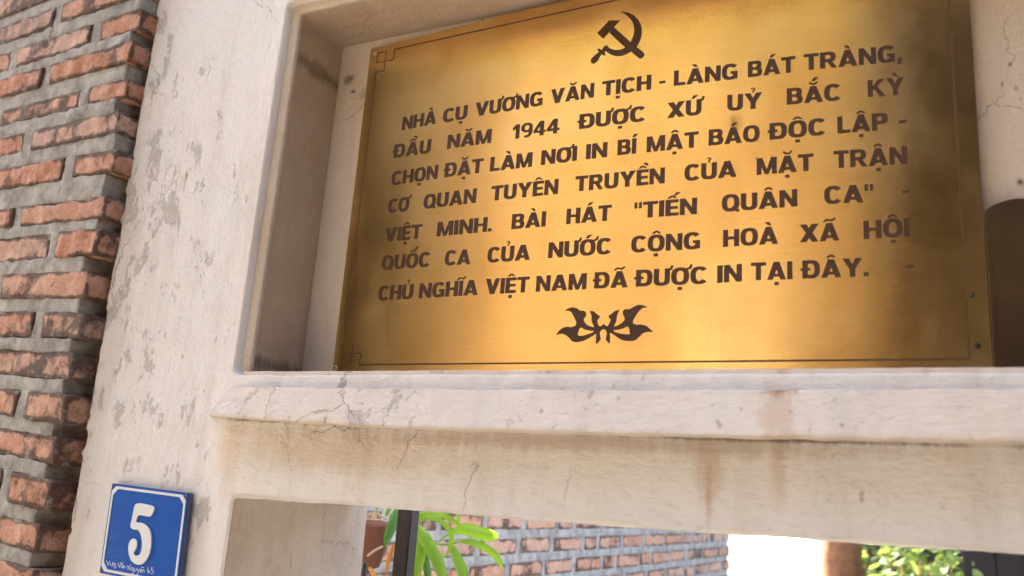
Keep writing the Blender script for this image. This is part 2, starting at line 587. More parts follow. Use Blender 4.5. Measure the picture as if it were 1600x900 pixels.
bm = bmesh.new()
for y0, y1, k in ((.0125, .021, 0), (.019, .28, .0012)):
    if k:
        masonry('recess_frame', bm, M_frame, .003, .0012, .0010)
        bm = bmesh.new()
    box(bm, -.985, -.948 - k, y0, y1, .13, .81)
    box(bm, .120 + k, .155, y0, y1, .13, .81)
    box(bm, -.985, .155, y0, y1, .781 + k, .815)
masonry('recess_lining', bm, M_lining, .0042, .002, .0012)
bm = bmesh.new()
box(bm, -.955, -.9290, .0035, .296, -1.6, .02)
box(bm, -.975, -.934, .25, .342, -1.6, .02)
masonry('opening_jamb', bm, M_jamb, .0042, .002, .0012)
bm = bmesh.new()
box(bm, -.962, .135, .134, .27, .16, .80)
masonry('recess_back', bm, M_back, .006, .003, .001)

bm = bmesh.new()


def sec(x, k=1.45):
    top = .147 - .003 * math.sin(PI * max(0, min(1, (x + .97) / 1.0)))
    b = .1005 - .0095 * math.sin(PI * .5 * max(0, min(1, (x + .97) / .45))) + .003 * max(0, min(1, (x + .35) / .42))
    f = -.028 * k + .0016 * noise.noise(Vector((x * 31, 1, 0)))
    b += .0014 * noise.noise(Vector((x * 23, 7, 0))) + .0009 * noise.noise(Vector((x * 70, 3, 0)))
    ty = -.006 - .011 * max(0, min(1, (x + .967) / .07))
    return [(x, .022, top), (x, ty, top), (x, f * .96, b + .006), (x, f, b), (x, f * .9, b - .001), (x, .022, b + .002)]


xs = [-.964 + .0131 * i for i in range(87)]
tip = [(-.966, .022, .148), (-.967, -.001, .148), (-.992, -.0015, .110), (-1.000, -.001, .104), (-.998, .0, .102), (-.985, .022, .103)]
loops = [tip] + [sec(x) for x in xs]
vl = [[bm.verts.new(p) for p in l] for l in loops]
for a, b in zip(vl, vl[1:]):
    for i in range(6):
        bm.faces.new((a[i], a[(i + 1) % 6], b[(i + 1) % 6], b[i]))
bm.faces.new(vl[0][::-1]); bm.faces.new(vl[-1])
box(bm, -.9485, .13, .002, .145, .13, .1718)
masonry('sill_moulding', bm, M_sill, .0022, .0020, .0012)

# ------------------------------------------------------------------ brick walls
rnd = random.Random(4)


def brick_wall(name, rows, xf, depth, s_max, mats, fine, seed, ragged, blen, hlen, joint, recess=.002):
    """rows: (z0, z1, starts with a half brick?); s runs along the wall from its open end, t into the wall"""
    bm = bmesh.new()
    L = (bm.verts.layers.float.new('tint'), bm.verts.layers.float.new('edge'))
    rr = random.Random(seed)
    for i, (z0, z1, half) in enumerate(rows):
        s = (ragged[i % len(ragged)] if ragged else 0) + rr.uniform(-.003, .003)
        first = True
        fz = fine(z0)
        nxt = rows[i + 1][0] if i + 1 < len(rows) else z1 + joint
        k = 0
        while s < s_max:
            ln = hlen if (half and first) else blen
            if not first and rr.random() < .18: ln = hlen
            ln *= rr.uniform(.96, 1.04)
            res = .010 if (fz and s < fine(None)) else .06
            amp = .0032
            rec = recess + rr.uniform(-.0025, .0025)
            zz0, zz1 = z0 + rr.uniform(-.001, .0015), z1 + rr.uniform(-.0015, .001)
            rough_box(bm, (s + ln / 2, rec + depth / 2, (zz0 + zz1) / 2), (ln, depth, zz1 - zz0), res, .0045, amp, 22, xf, rr.random() * 50, rr.random(), 0, L)
            # upright joint
            a, b = s + ln + .001, s + ln + joint - .001
            rough_box(bm, ((a + b) / 2, depth / 2 + rr.uniform(.002, .0045), (z0 + z1) / 2), (b - a + .005, depth, z1 - z0 + .006), res if res > .02 else .008, .004, .0030, 34, xf, rr.random() * 50, 0, 1, L)
            s += ln + joint
            first = False
            k += 1
        # bed joint above this course, rounded off before the open end
        st = (ragged[i % len(ragged)] if ragged else 0) + .012 + rr.uniform(0, .014)
        segs = [(st, min(s_max, .62), .010 if fz else .06)] + ([(.62, s_max, .08)] if s_max > .62 else [])
        if not fz: segs = [(st, s_max, .08)]
        for (a, b, res) in segs:
            rough_box(bm, ((a + b) / 2, depth / 2 + rr.uniform(.002, .0045), (z1 + nxt) / 2), (b - a, depth, nxt - z1 + .0035), res, .0030, .0030, 38, xf, rr.random() * 50, 0, 1, L)
    z0, z1 = rows[0][0], rows[-1][1]
    vv = [bm.verts.new(xf(Vector((s, t, z)))) for s in (.03, s_max) for t in (.014, depth + .06) for z in (z0, z1)]
    for f in ((0, 1, 3, 2), (4, 6, 7, 5), (0, 4, 5, 1), (2, 3, 7, 6), (0, 2, 6, 4), (1, 5, 7, 3)):
        bm.faces.new([vv[q] for q in f]).material_index = 1
    return obj(name, bm, mats)


zm = [(.8126 - .022, .8126 + .022), (.7478 - .022, .7478 + .022), (.6763 - .0185, .6763 + .0185), (.61 - .021, .61 + .021), (.5366 - .0228, .5366 + .0228),
      (.4521 - .0203, .4521 + .0203), (.388 - .0243, .388 + .0243), (.315 - .0239, .315 + .0239), (.2439 - .0232, .2439 + .0232), (.1757 - .0237, .1757 + .0237),
      (.1059 - .0232, .1059 + .0232), (.0398 - .0226, .0398 + .0226), (-.030 - .0245, -.030 + .0245), (-.097 - .0213, -.097 + .0213)]
rows = []
z = zm[-1][0]
k = 0
while z > -1.55:
    z -= .069; rows.append((z, z + .046, k % 2 == 0)); k += 1
rows = rows[::-1]
rows += [(a, b, [True, False, True, False, True, False, True, False, True, False, True, False, True, True][i]) for i, (a, b) in list(enumerate(zm))[::-1]]
z = zm[0][1] + .025
k = 0
while z < 1.45:
    rows.append((z, z + .045, k % 2 == 1)); z += .069; k += 1
P0 = Vector((-1.281, -.036, 0))
U1, N1 = Vector((-.98809, .13908, 0)).normalized(), Vector((.13908, .98809, 0)).normalized()


def xf_left(p):
    return P0 + U1 * p.x + N1 * p.y + Vector((0, 0, p.z + .0666 * p.x))


def fine_left(z):
    return .62 if z is None else -.2 < z < .9


rag = [0, .004, -.003, .006, -.004, .003, -.002, .005]
wl = brick_wall('old_brick_wall', rows, xf_left, .105, 2.8, (M_brick, M_mortar), fine_left, 11, rag, .286, .128, .032, .001)
tag(wl, 'sooty old orange brick wall with thick grey mortar joints beside the white pier', 'brick wall')

# the wall along the yard, running away behind the gate
rows2 = []
z = -1.6
k = 0
while z < .28:
    rows2.append((z, z + .045, k % 2 == 0)); z += .069; k += 1
Q0 = Vector((-1.035, 3.68, 0))
U2 = Vector((-.165, -1, 0)).normalized()
U2 = Vector((-.055, -1, 0)).normalized()
N2 = Vector((-1, .055, 0)).normalized()


def xf_yard(p):
    return Q0 + U2 * p.x + N2 * p.y + Vector((0, 0, p.z - .020 * p.x))


def fine_yard(z):
    return 2.6 if z is None else -.5 < z < .15


wy = brick_wall('yard_brick_wall', rows2, xf_yard, .10, 3.1, (M_brick2, M_mortar2), fine_yard, 23, None, .20, .105, .028, .001)
tag(wy, 'pale brick wall with wide grey joints running back behind the gate opening', 'brick wall')

# ------------------------------------------------------------------ lettering
S, T = .262, .192


def ring(cx, cy_, rx, ry, a0, a1, s=S, t=T, e=2.6, n=26):
    out = []
    P = []
    for i in range(n + 1):
        a = math.radians(a0 + (a1 - a0) * i / n)
        c_, s_ = math.cos(a), math.sin(a)
        u = math.copysign(abs(c_) ** (2 / e), c_); v = math.copysign(abs(s_) ** (2 / e), s_)
        P.append(((cx + rx * u, cy_ + ry * v), (cx + (rx - s) * u, cy_ + (ry - t) * v)))
    for (a, b), (c_, d) in zip(P, P[1:]):
        out.append([a, c_, d, b])
    return out


def R(x0, y0, x1, y1):
    return [(x0, y0), (x1, y0), (x1, y1), (x0, y1)]


def stroke(pts, w):
    out = []
    for (a, b) in zip(pts, pts[1:]):
        a, b = Vector(a), Vector(b)
        d = (b - a).normalized(); nn = Vector((-d.y, d.x)) * w / 2
        x_ = d * w * .49
        out.append([tuple(a - nn - x_), tuple(b - nn + x_), tuple(b + nn + x_), tuple(a + nn - x_)])
    return out


def base_glyph(ch):
    if ch == 'I': return [R(0, 0, S, 1)], S
    if ch == 'H': return [R(0, 0, S, 1), R(.82 - S, 0, .82, 1), R(S - .01, .42, .83 - S, .59)], .82
    if ch == 'N': return [R(0, 0, S * .95, 1), R(.84 - S * .95, 0, .84, 1), [(0, 1), (.26, 1), (.84, 0), (.58, 0)]], .84
    if ch == 'M': return [R(0, 0, S * .95, 1), R(1.02 - S * .95, 0, 1.02, 1), [(.02, 1), (.30, 1), (.60, 0), (.42, 0)], [(1.0, 1), (.72, 1), (.42, 0), (.60, 0)]], 1.02
    if ch == 'A': return [[(0, 0), (.275, 0), (.61, 1), (.32, 1)], [(.93, 0), (.655, 0), (.32, 1), (.61, 1)], R(.2, .16, .73, .325)], .93
    if ch == 'V': return [[(0, 1), (.285, 1), (.59, 0), (.31, 0)], [(.90, 1), (.615, 1), (.31, 0), (.59, 0)]], .90
    if ch == 'X': return [[(0, 1), (.32, 1), (.90, 0), (.58, 0)], [(.90, 1), (.58, 1), (0, 0), (.32, 0)]], .90
    if ch == 'Y': return [[(0, 1), (.305, 1), (.58, .40), (.32, .40)], [(.90, 1), (.595, 1), (.32, .40), (.58, .40)], R(.32, 0, .58, .45)], .90
    if ch == 'K': return [R(0, 0, S, 1), [(S - .02, .34), (S - .02, .60), (.55, 1), (.85, 1)], [(.28, .52), (.46, .64), (.90, 0), (.61, 0)]], .90
    if ch == 'E': return [R(0, 0, S, 1), R(.1, 0, .66, T), R(.1, .415, .62, .585), R(.1, 1 - T, .66, 1)], .66
    if ch == 'L': return [R(0, 0, S, 1), R(.1, 0, .64, T)], .64
    if ch == 'T': return [R(0, 1 - T, .76, 1), R(.38 - S / 2, 0, .38 + S / 2, .9)], .76
    if ch == 'U': return [R(0, .34, S, 1), R(.80 - S, .34, .80, 1)] + ring(.40, .355, .40, .37, 180, 360), .80
    if ch == 'O': return ring(.435, .5, .435, .515, 0, 360, n=48), .87
    if ch == 'Q': return ring(.435, .5, .435, .515, 0, 360, n=48) + [[(.46, .22), (.60, .32), (.90, .02), (.76, -.08)]], .88
    if ch == 'C': return ring(.42, .5, .42, .515, 38, 322, n=36), .80
    if ch == 'G': return ring(.43, .5, .43, .515, 38, 318, n=36) + [R(.82 - S * .9, .02, .82, .30), R(.46, .36, .82, .52), R(.82 - S * .9, .05, .82, .5)], .84
    if ch == 'D': return [R(0, 0, S, 1), R(.1, 0, .44, T), R(.1, 1 - T, .44, 1)] + ring(.42, .5, .41, .5, -90, 90), .83
    if ch == 'P': return [R(0, 0, S, 1), R(.1, .36, .48, .36 + T * .95), R(.1, 1 - T, .48, 1)] + ring(.45, .68, .32, .32, -90, 90), .77
    if ch == 'R': return [R(0, 0, S, 1), R(.1, .38, .48, .38 + T * .95), R(.1, 1 - T, .48, 1)] + ring(.45, .69, .33, .31, -90, 90) + [[(.33, .42), (.585, .42), (.84, 0), (.575, 0)]], .84
    if ch == 'B': return [R(0, 0, S, 1), R(.1, 0, .48, T), R(.1, .44, .48, .44 + T * .8), R(.1, 1 - T, .48, 1)] + ring(.45, .73, .31, .27, -90, 90, S, T * .92) + ring(.45, .29, .345, .29, -90, 90, S, T * .95), .80
    if ch == '9': return ring(.34, .68, .34, .33, 0, 360, .205, .15, 2.2, 36) + ring(.34, .5, .34, .515, -115, 15, .205, .16, 2.3, 16), .68
    if ch == '4': return [R(.37, 0, .60, 1), R(0, .20, .72, .36), [(0, .20), (0, .38), (.35, 1), (.42, 1), (.42, .74), (.20, .36)]], .72
    if ch == '1': return [R(.19, 0, .42, 1), [(0, .76), (0, .60), (.22, .70), (.22, 1), (.19, 1)]], .45
    if ch == '-': return [R(0, .30, .32, .46)], .32
    if ch == '.': return [R(0, 0, .22, .21)], .22
    if ch == ',': return [[(.04, .22), (.27, .22), (.17, -.16), (.0, -.16)]], .26
    if ch == '"': return [R(0, .62, .15, 1), R(.23, .62, .38, 1)], .38
    raise KeyError(ch)


def glyph(ch):
    d = unicodedata.normalize('NFD', ch)
    bar = d[0] == 'Đ'
    polys, w = base_glyph('D' if bar else d[0])
    polys = list(polys)
    cx = w / 2
    marks = d[1:]
    if bar: polys.append(R(-.09, .43, .38, .575))
    stacked = any(m in marks for m in '\u0302\u0306')
    for m in marks:
        ox, oy = (cx, 0)
        if m in '\u0300\u0301\u0309' and stacked:
            ox, oy = (cx + .20, .15) if '\u0302' in marks else (cx + .05, .24)
        if m == '\u0300': polys.append([(ox - .20, 1.28 + oy), (ox + .03, 1.28 + oy), (ox + .14, 1.08 + oy), (ox - .01, 1.08 + oy)])
        if m == '\u0301': polys.append([(ox + .22, 1.28 + oy), (ox - .02, 1.28 + oy), (ox - .13, 1.08 + oy), (ox + .02, 1.08 + oy)])
        if m == '\u0302': polys += [[(cx - .25, 1.08), (cx - .08, 1.25), (cx + .08, 1.25), (cx, 1.16), (cx - .1, 1.08)], [(cx + .25, 1.08), (cx + .1, 1.08), (cx, 1.16), (cx - .08, 1.25), (cx + .08, 1.25)]]
        if m == '\u0306': polys += ring(cx, 1.27, .23, .20, 180, 360, .11, .11, 2, 12)
        if m == '\u0303': polys += stroke([(cx - .24, 1.10), (cx - .13, 1.19), (cx, 1.165), (cx + .13, 1.14), (cx + .24, 1.23)], .10)
        if m == '\u0309': polys += ring(ox, 1.235 + oy, .12, .095, -70, 170, .075, .065, 2, 12) + stroke([(ox + .02, 1.16 + oy), (ox - .01, 1.06 + oy)], .075)
        if m == '\u031b': polys += stroke([(w - .12, .90), (w + .04, .965), (w + .085, 1.10)], .125)
        if m == '\u0323': polys.append(R(cx - .11, -.31, cx + .11, -.13))
    return polys, w


PY = .118            # front of the brass plate
H = .0236            # height of a capital


def pl(px, py):
    p = at(px, py, PY)
    return p.x, p.z


def on_plate(x, z, h):
    return (x, PY - h, z)


LINES = [
    [('NHÀ', 627.5, 203.7, 680.9, 193), ('CỤ', 691.5, 192, 729.3, 185), ('VƯƠNG', 742, 182.3, 847.7, 164.2), ('VĂN', 860, 162.4, 927.7, 152), ('TỊCH', 940, 150.2, 1017.3, 139.6),
     ('-', 1030, 138, 1039.4, 136.6), ('LÀNG', 1052.7, 134.3, 1153, 122.8), ('BÁT', 1168.6, 120.8, 1242.9, 112.3), ('TRÀNG,', 1256, 110, 1410.4, 95.5)],
    [('ĐẦU', 614.4, 247, 672.2, 238.5), ('NĂM', 698.3, 232.6, 767.1, 223.1), ('1944', 800.1, 217.6, 873.7, 207.4), ('ĐƯỢC', 904.5, 201.8, 1008.3, 188.8), ('XỨ', 1042.4, 184.8, 1099, 178.3),
     ('UỶ', 1136.3, 173.4, 1190.8, 169), ('BẮC', 1229.4, 163.7, 1314, 156.4), ('KỲ', 1356.2, 151.8, 1413.6, 147.2)],
    [('CHỌN', 611, 290, 683.2, 279), ('ĐẶT', 694.2, 277, 754, 269.3), ('LÀM', 765.2, 268, 831, 260.3), ('NƠI', 844.9, 258.2, 901, 251), ('IN', 915.2, 249, 948.4, 245.3),
     ('BÍ', 964.4, 242.7, 993.8, 239.8), ('MẬT', 1010.1, 238, 1091.3, 229.8), ('BÁO', 1107, 227.7, 1187, 220.3), ('ĐỘC', 1202.4, 218.4, 1290.4, 210.4), ('LẬP', 1308.7, 208.7, 1387.8, 202.7), ('-', 1405, 201, 1416.6, 200)],
    [('CƠ', 605.6, 333, 640, 329), ('QUAN', 661, 326.5, 743.3, 316.6), ('TUYÊN', 766.7, 313.8, 871.7, 302.9), ('TRUYỀN', 898.2, 299.5, 1038.4, 286.2), ('CỦA', 1069.3, 283, 1151, 276),
     ('MẶT', 1182.2, 273.4, 1271.6, 266.2), ('TRẬN', 1302.8, 263, 1418, 256)],
    [('VIỆT', 600.7, 378.5, 657.8, 372.3), ('MINH.', 682, 369.6, 767.8, 361.3), ('BÀI', 798.9, 358.3, 852.2, 353.7), ('HÁT', 884.4, 350.4, 955, 344.4), ('"TIẾN', 990.7, 341.6, 1088.9, 334.3),
     ('QUÂN', 1127.8, 331, 1246, 322.4), ('CA"', 1288, 319, 1365, 315.2), ('-', 1411, 311, 1421, 310)],
    [('QUỐC', 595.6, 422, 671, 416.5), ('CA', 694.4, 415, 734.4, 412.6), ('CỦA', 761, 410.6, 827.8, 405.8), ('NƯỚC', 856.2, 403.3, 955, 396.4), ('CỘNG', 986, 394.8, 1094.4, 388.6),
     ('HOÀ', 1129.6, 386, 1216, 380.7), ('XÃ', 1250, 378.7, 1311.7, 375.6), ('HỘI', 1349.6, 373.6, 1422.4, 369)],
    [('CHỦ', 590.4, 470, 644.4, 466.8), ('NGHĨA', 654, 466.2, 746, 460.7), ('VIỆT', 757.8, 460, 826.2, 456.5), ('NAM', 837, 456, 916, 451.8), ('ĐÃ', 928.2, 451, 980.7, 448.9),
     ('ĐƯỢC', 993.3, 447.9, 1104.9, 443), ('IN', 1120.4, 442.2, 1159.2, 439.6), ('TẠI', 1173.4, 438, 1238.4, 436.2), ('ĐÂY.', 1253.9, 435.4, 1357.5, 431.3), ('-', 1417, 428, 1429, 427.5)],
]

plaque = empty('brass_plaque', (-.41, PY, .19))
tag(plaque, 'shiny brass memorial plaque with brown lettering, hammer and sickle set in the recess', 'plaque')
PINV = Matrix.Translation((.41, -PY, -.19))


def plate_part(name, bm, mat, parent=plaque, smooth=False):
    o = obj(name, bm, mat, parent, smooth)
    if parent is plaque:
        o.matrix_parent_inverse = PINV
    return o


# the sheet itself: thin, very slightly buckled
bm = bmesh.new()
NX, NZ = 60, 40


def top_edge(x):
    t = (x + .875) / .92
    return .7565 + .016 * min(1, t * 3.0)


grid = []
for j in range(NZ + 1):
    row = []
    for i in range(NX + 1):
        x = -.8745 + .9200 * i / NX
        z0 = .1915
        z = z0 + (top_edge(x) - z0) * j / NZ
        row.append(bm.verts.new((x, PY, z)))
    grid.append(row)
for j in range(NZ):
    for i in range(NX):
        bm.faces.new((grid[j][i], grid[j][i + 1], grid[j + 1][i + 1], grid[j + 1][i]))
ext = bmesh.ops.extrude_face_region(bm, geom=bm.faces[:])
bmesh.ops.translate(bm, verts=[v for v in ext['geom'] if isinstance(v, bmesh.types.BMVert)], vec=(0, .0025, 0))
plate_part('sheet', bm, M_brass)

for line in LINES:
    for (w, x0, y0, x1, y1) in line:
        bm = bmesh.new()
        a, b = Vector(pl(x0, y0)), Vector(pl(x1, y1))
        d = b - a
        gl = [glyph(c) for c in w]
        tot = sum(g_[1] for g_ in gl) + .06 * (len(gl) - 1)
        ex = 0.10 if unicodedata.normalize('NFD', w[-1])[-1] == '\u031b' or '\u031b' in unicodedata.normalize('NFD', w[-1]) else 0
        tot += ex
        kx = d.x / tot
        slope = d.y / d.x
        pen = 0
        for polys, gw in gl:
            def to3(u, v, h, pen=pen):
                x = a.x + (pen + u) * kx
                return on_plate(x, a.y + (x - a.x) * slope + v * H, h)
            polyset(bm, polys, to3, .0004)
            pen += gw + .06
        plate_part('dash' if w == '-' else 'word', bm, M_letter)


def traced(polys, ox, oy, s):
    return [[pl(ox + x / s, oy + y / s) for x, y in p] for p in polys]


bm = bmesh.new()
polyset(bm, traced([
    [(565, 150), (650, 155), (740, 195), (800, 255), (835, 330), (843, 400), (835, 470), (810, 540), (775, 600), (700, 660), (640, 695), (570, 717), (510, 717), (450, 700), (400, 668), (366, 640),
     (405, 598), (440, 622), (500, 640), (560, 638), (610, 620), (660, 585), (700, 535), (735, 455), (745, 390), (738, 320), (715, 265), (670, 215), (610, 170)],
    [(345, 612), (365, 590), (385, 582), (402, 584), (412, 600), (405, 625), (345, 690), (325, 655)],
    [(275, 640), (280, 625), (295, 620), (315, 630), (345, 655), (372, 680), (376, 698), (365, 710), (350, 708), (285, 655)],
    [(322, 640), (352, 670), (320, 700), (290, 755), (265, 790), (240, 810), (215, 814), (195, 803), (188, 780), (200, 745), (250, 700)],
    [(425, 262), (562, 262), (480, 352), (347, 495), (270, 425)],
    [(425, 420), (487, 350), (690, 530), (775, 600), (862, 668), (876, 692), (872, 712), (850, 738), (825, 750), (803, 744), (705, 660), (620, 600)]], 900, 0, 8.18), on_plate, .0004)
plate_part('hammer_and_sickle', bm, M_letter)

bm = bmesh.new()
polyset(bm, traced([
    [(180, 285), (215, 258), (280, 240), (325, 250), (370, 282), (425, 285), (447, 310), (445, 350), (415, 385), (420, 415), (450, 455), (495, 480), (545, 490), (585, 505), (570, 535), (500, 535), (430, 520), (385, 493), (340, 505), (318, 470), (325, 430), (300, 370), (265, 305), (235, 285)],
    [(72, 585), (110, 530), (160, 495), (215, 483), (260, 490), (320, 468), (385, 493), (360, 515), (355, 540), (340, 570), (350, 595), (400, 598), (460, 580), (520, 560), (560, 535), (590, 555), (540, 590), (470, 635), (400, 665), (320, 680), (270, 665), (235, 625), (195, 590), (140, 572)],
    [(490, 290), (540, 288), (580, 325), (612, 345), (612, 375), (585, 400), (590, 440), (615, 485), (605, 510), (560, 505), (545, 480), (525, 440), (515, 400), (515, 345)],
    [(545, 490), (610, 480), (640, 475), (650, 458), (668, 452), (685, 458), (695, 475), (720, 480), (775, 490), (785, 535), (745, 560), (743, 692), (725, 690), (690, 640), (700, 600), (705, 560), (690, 525), (665, 515), (635, 525), (615, 560), (625, 610), (630, 640), (600, 680), (568, 700), (572, 570), (545, 540)],
    [(1210, 240), (1160, 215), (1095, 210), (1040, 235), (990, 265), (930, 265), (905, 290), (908, 330), (930, 375), (925, 405), (890, 440), (840, 470), (790, 485), (755, 505), (775, 530), (860, 520), (920, 500), (965, 478), (1000, 490), (1028, 450), (1035, 400), (1070, 340), (1110, 285), (1150, 250)],
    [(1290, 553), (1255, 520), (1205, 475), (1140, 455), (1085, 462), (1025, 443), (965, 478), (990, 520), (993, 575), (960, 580), (880, 570), (820, 555), (775, 530), (745, 555), (800, 590), (870, 640), (930, 660), (1000, 665), (1060, 655), (1110, 610), (1150, 570), (1200, 550), (1250, 548)],
    [(862, 272), (810, 285), (765, 322), (732, 340), (730, 370), (752, 395), (745, 430), (715, 478), (725, 510), (780, 500), (800, 465), (825, 410), (832, 345)]], 860, 450, 8.0), on_plate, .0004)
plate_part('floral_ornament', bm, M_letter)

# etched border with an interlocked fret in each corner
u, u2 = .0172, .0178
xl, xr, zb = -.8585, .0225, .2015


def zt(x):
    return .7468 + .0125 * min(1, max(0, (x + .83) / .5))


def ribbon(bm, pts, w):
    for p in stroke(pts, w):
        polyset(bm, [p], on_plate, .0002)


bm = bmesh.new()
LW = .0025


def corner(sx, x0, z0, sz):
    return [(x0, z0 + sz * 2 * u2), (x0 + sx * u, z0 + sz * 2 * u2), (x0 + sx * u, z0), (x0, z0), (x0, z0 + sz * u2), (x0 + sx * 2 * u, z0 + sz * u2), (x0 + sx * 2 * u, z0)]


bl, tl = corner(1, xl, zb, 1), corner(1, xl, .7455, -1)
br, tr = corner(-1, xr, zb, 1), corner(-1, xr, .757, -1)
tops = [(xl + 2 * u + (xr - xl - 4 * u) * i / 12, zt(xl + 2 * u + (xr - xl - 4 * u) * i / 12)) for i in range(13)]
loop_segments = [bl, [bl[-1], (xr, zb)], tl, [tl[-1]] + tops + [tr[-1]], tr, [(xr, zb), tr[0]], [tl[0], bl[0]]]
allp = []
for pth in loop_segments:
    thin = pth in (bl, tl, tr)
    allp += stroke(pth, LW * (.75 if thin else 1.0))
polyset(bm, allp, on_plate, .0002)
plate_part('border_line', bm, M_line)


def screw(px, py, y, r, parent, slot=True):
    p = at(px, py, y)
    bm = bmesh.new()
    prof = [(r, 0), (r * .95, r * .28), (r * .6, r * .45), (r * .2, r * .5)]
    rings = [[bm.verts.new((p.x + q * math.cos(k * PI / 10), y - h_, p.z + q * math.sin(k * PI / 10))) for k in range(20)] for q, h_ in prof]
    for a, b in zip(rings, rings[1:]):
        for k in range(20):
            bm.faces.new((a[k], a[(k + 1) % 20], b[(k + 1) % 20], b[k]))
    bm.faces.new(rings[-1])
    o = plate_part('screw', bm, M_screw, parent, True)
    if slot:
        bm = bmesh.new()
        polyset(bm, [R(-r * .62, -r * .13, r * .62, r * .13), R(-r * .13, -r * .62, r * .13, r * .62)], lambda a, b, h: (p.x + a * .9 + b * .2, y - r * .45 - h, p.z + b * .9 - a * .2), .0004)
        s = obj('slot', bm, M_slot, o)
    return o


screw(586, 83, PY, .0042, plaque, False)
s_ = screw(524.0, 575.0, PY - .001, .0042, plaque)
screw(1519, 461, PY, .0028, plaque, False).data.materials[0] = M_slot
screw(1527, 540, PY, .0036, plaque, False).data.materials[0] = M_slot

# dark arch-topped panel standing in the recess beside the plaque
bm = bmesh.new()
x0, x1, zbot, zsp, zc = .0465, .1135, .1745, .3720, .0115
arc = [(x0, zbot), (x1, zbot)] + [(x1 - (x1 - x0) * i / 16, zsp + zc * math.sin(PI * i / 16) ** .8) for i in range(17)]
prism(bm, [(x, .100, z) for x, z in arc], [(x, .128, z) for x, z in arc])
bmesh.ops.bevel(bm, geom=[e for e in bm.edges], offset=.0015, segments=2, affect='EDGES')
pan = empty('arched_panel', ((x0 + x1) / 2, .11, zbot))
tag(pan, 'dark brown arch-topped panel standing on the sill against the right edge of the brass plaque', 'panel')
o = obj('board', bm, M_panel, pan); o.matrix_parent_inverse = Matrix.Translation(-pan.location)
bm = bmesh.new()
ins = .006
arc2 = [(x0 + ins, zbot + .01), (x1 - ins, zbot + .01), (x1 - ins, zsp - .045), (x0 + ins, zsp - .045)]
prism(bm, [(x, .0985, z) for x, z in arc2], [(x, .101, z) for x, z in arc2])
o = obj('inset', bm, M_panel, pan); o.matrix_parent_inverse = Matrix.Translation(-pan.location)

# ------------------------------------------------------------------ house number
SY = -.0125
c00, c10, c01 = at(174.8, 755, SY), at(295, 770.6, SY), at(154.9, 895, SY)
sign = empty('house_number_sign', c01)
tag(sign, 'blue enamel house number plate with a raised white 5 screwed to the white pier', 'sign')
EX, EZ = (c10 - c00), (c01 - c00)
WS, HS = EX.length, EZ.length


def sg(a, b, h):
    """a to the right and b down, both in metres from the top left corner"""
    p = c00 + EX * (a / WS) + EZ * (b / HS)
    return Vector((p.x, SY - h, p.z))


def sign_part(name, bm, mat, smooth=False, parent=sign):
    o = obj(name, bm, mat, parent, smooth)
    if parent is sign:
        o.matrix_parent_inverse = Matrix.Translation(-sign.location)
    return o


bm = bmesh.new()
prism(bm, [sg(a, b, 0) for a, b in ((0, 0), (WS, 0), (WS, HS), (0, HS))], [sg(a, b, -.0105) for a, b in ((0, 0), (WS, 0), (WS, HS), (0, HS))])
for f in bm.faces: f.material_index = 0
bmesh.ops.recalc_face_normals(bm, faces=bm.faces)
bmesh.ops.bevel(bm, geom=bm.edges[:], offset=.0008, segments=2, affect='EDGES')
for f in bm.faces: f.material_index = 0 if f.normal.y < -.8 or f.calc_center_median().y < SY + .0005 else 1
sign_part('plate', bm, [M_blue, M_signedge])


def cham(d, c):
    return [(d + c, d), (WS - d - c, d), (WS - d, d + c), (WS - d, HS - d - c), (WS - d - c, HS - d), (d + c, HS - d), (d, HS - d - c), (d, d + c)]


bm = bmesh.new()
A, B = cham(.0035, .0075), cham(.0072, .0095)
for i in range(8):
    j = (i + 1) % 8
    polyset(bm, [[A[i], A[j], B[j], B[i]]], sg, .0009)
sign_part('border', bm, M_signwhite)


def sgpx(px, py):
    d = at(px, py, SY) - c00
    m = Matrix(((EX.x / WS, EZ.x / HS), (EX.z / WS, EZ.z / HS))).inverted()
    return tuple(m @ Vector((d.x, d.z)))


def smooth_loop(p, it=2):
    for _ in range(it):
        q = []
        for i in range(len(p)):
            a, b = Vector(p[i]), Vector(p[(i + 1) % len(p)])
            q += [tuple(a * .8 + b * .2), tuple(a * .2 + b * .8)]
        p = q
    return p


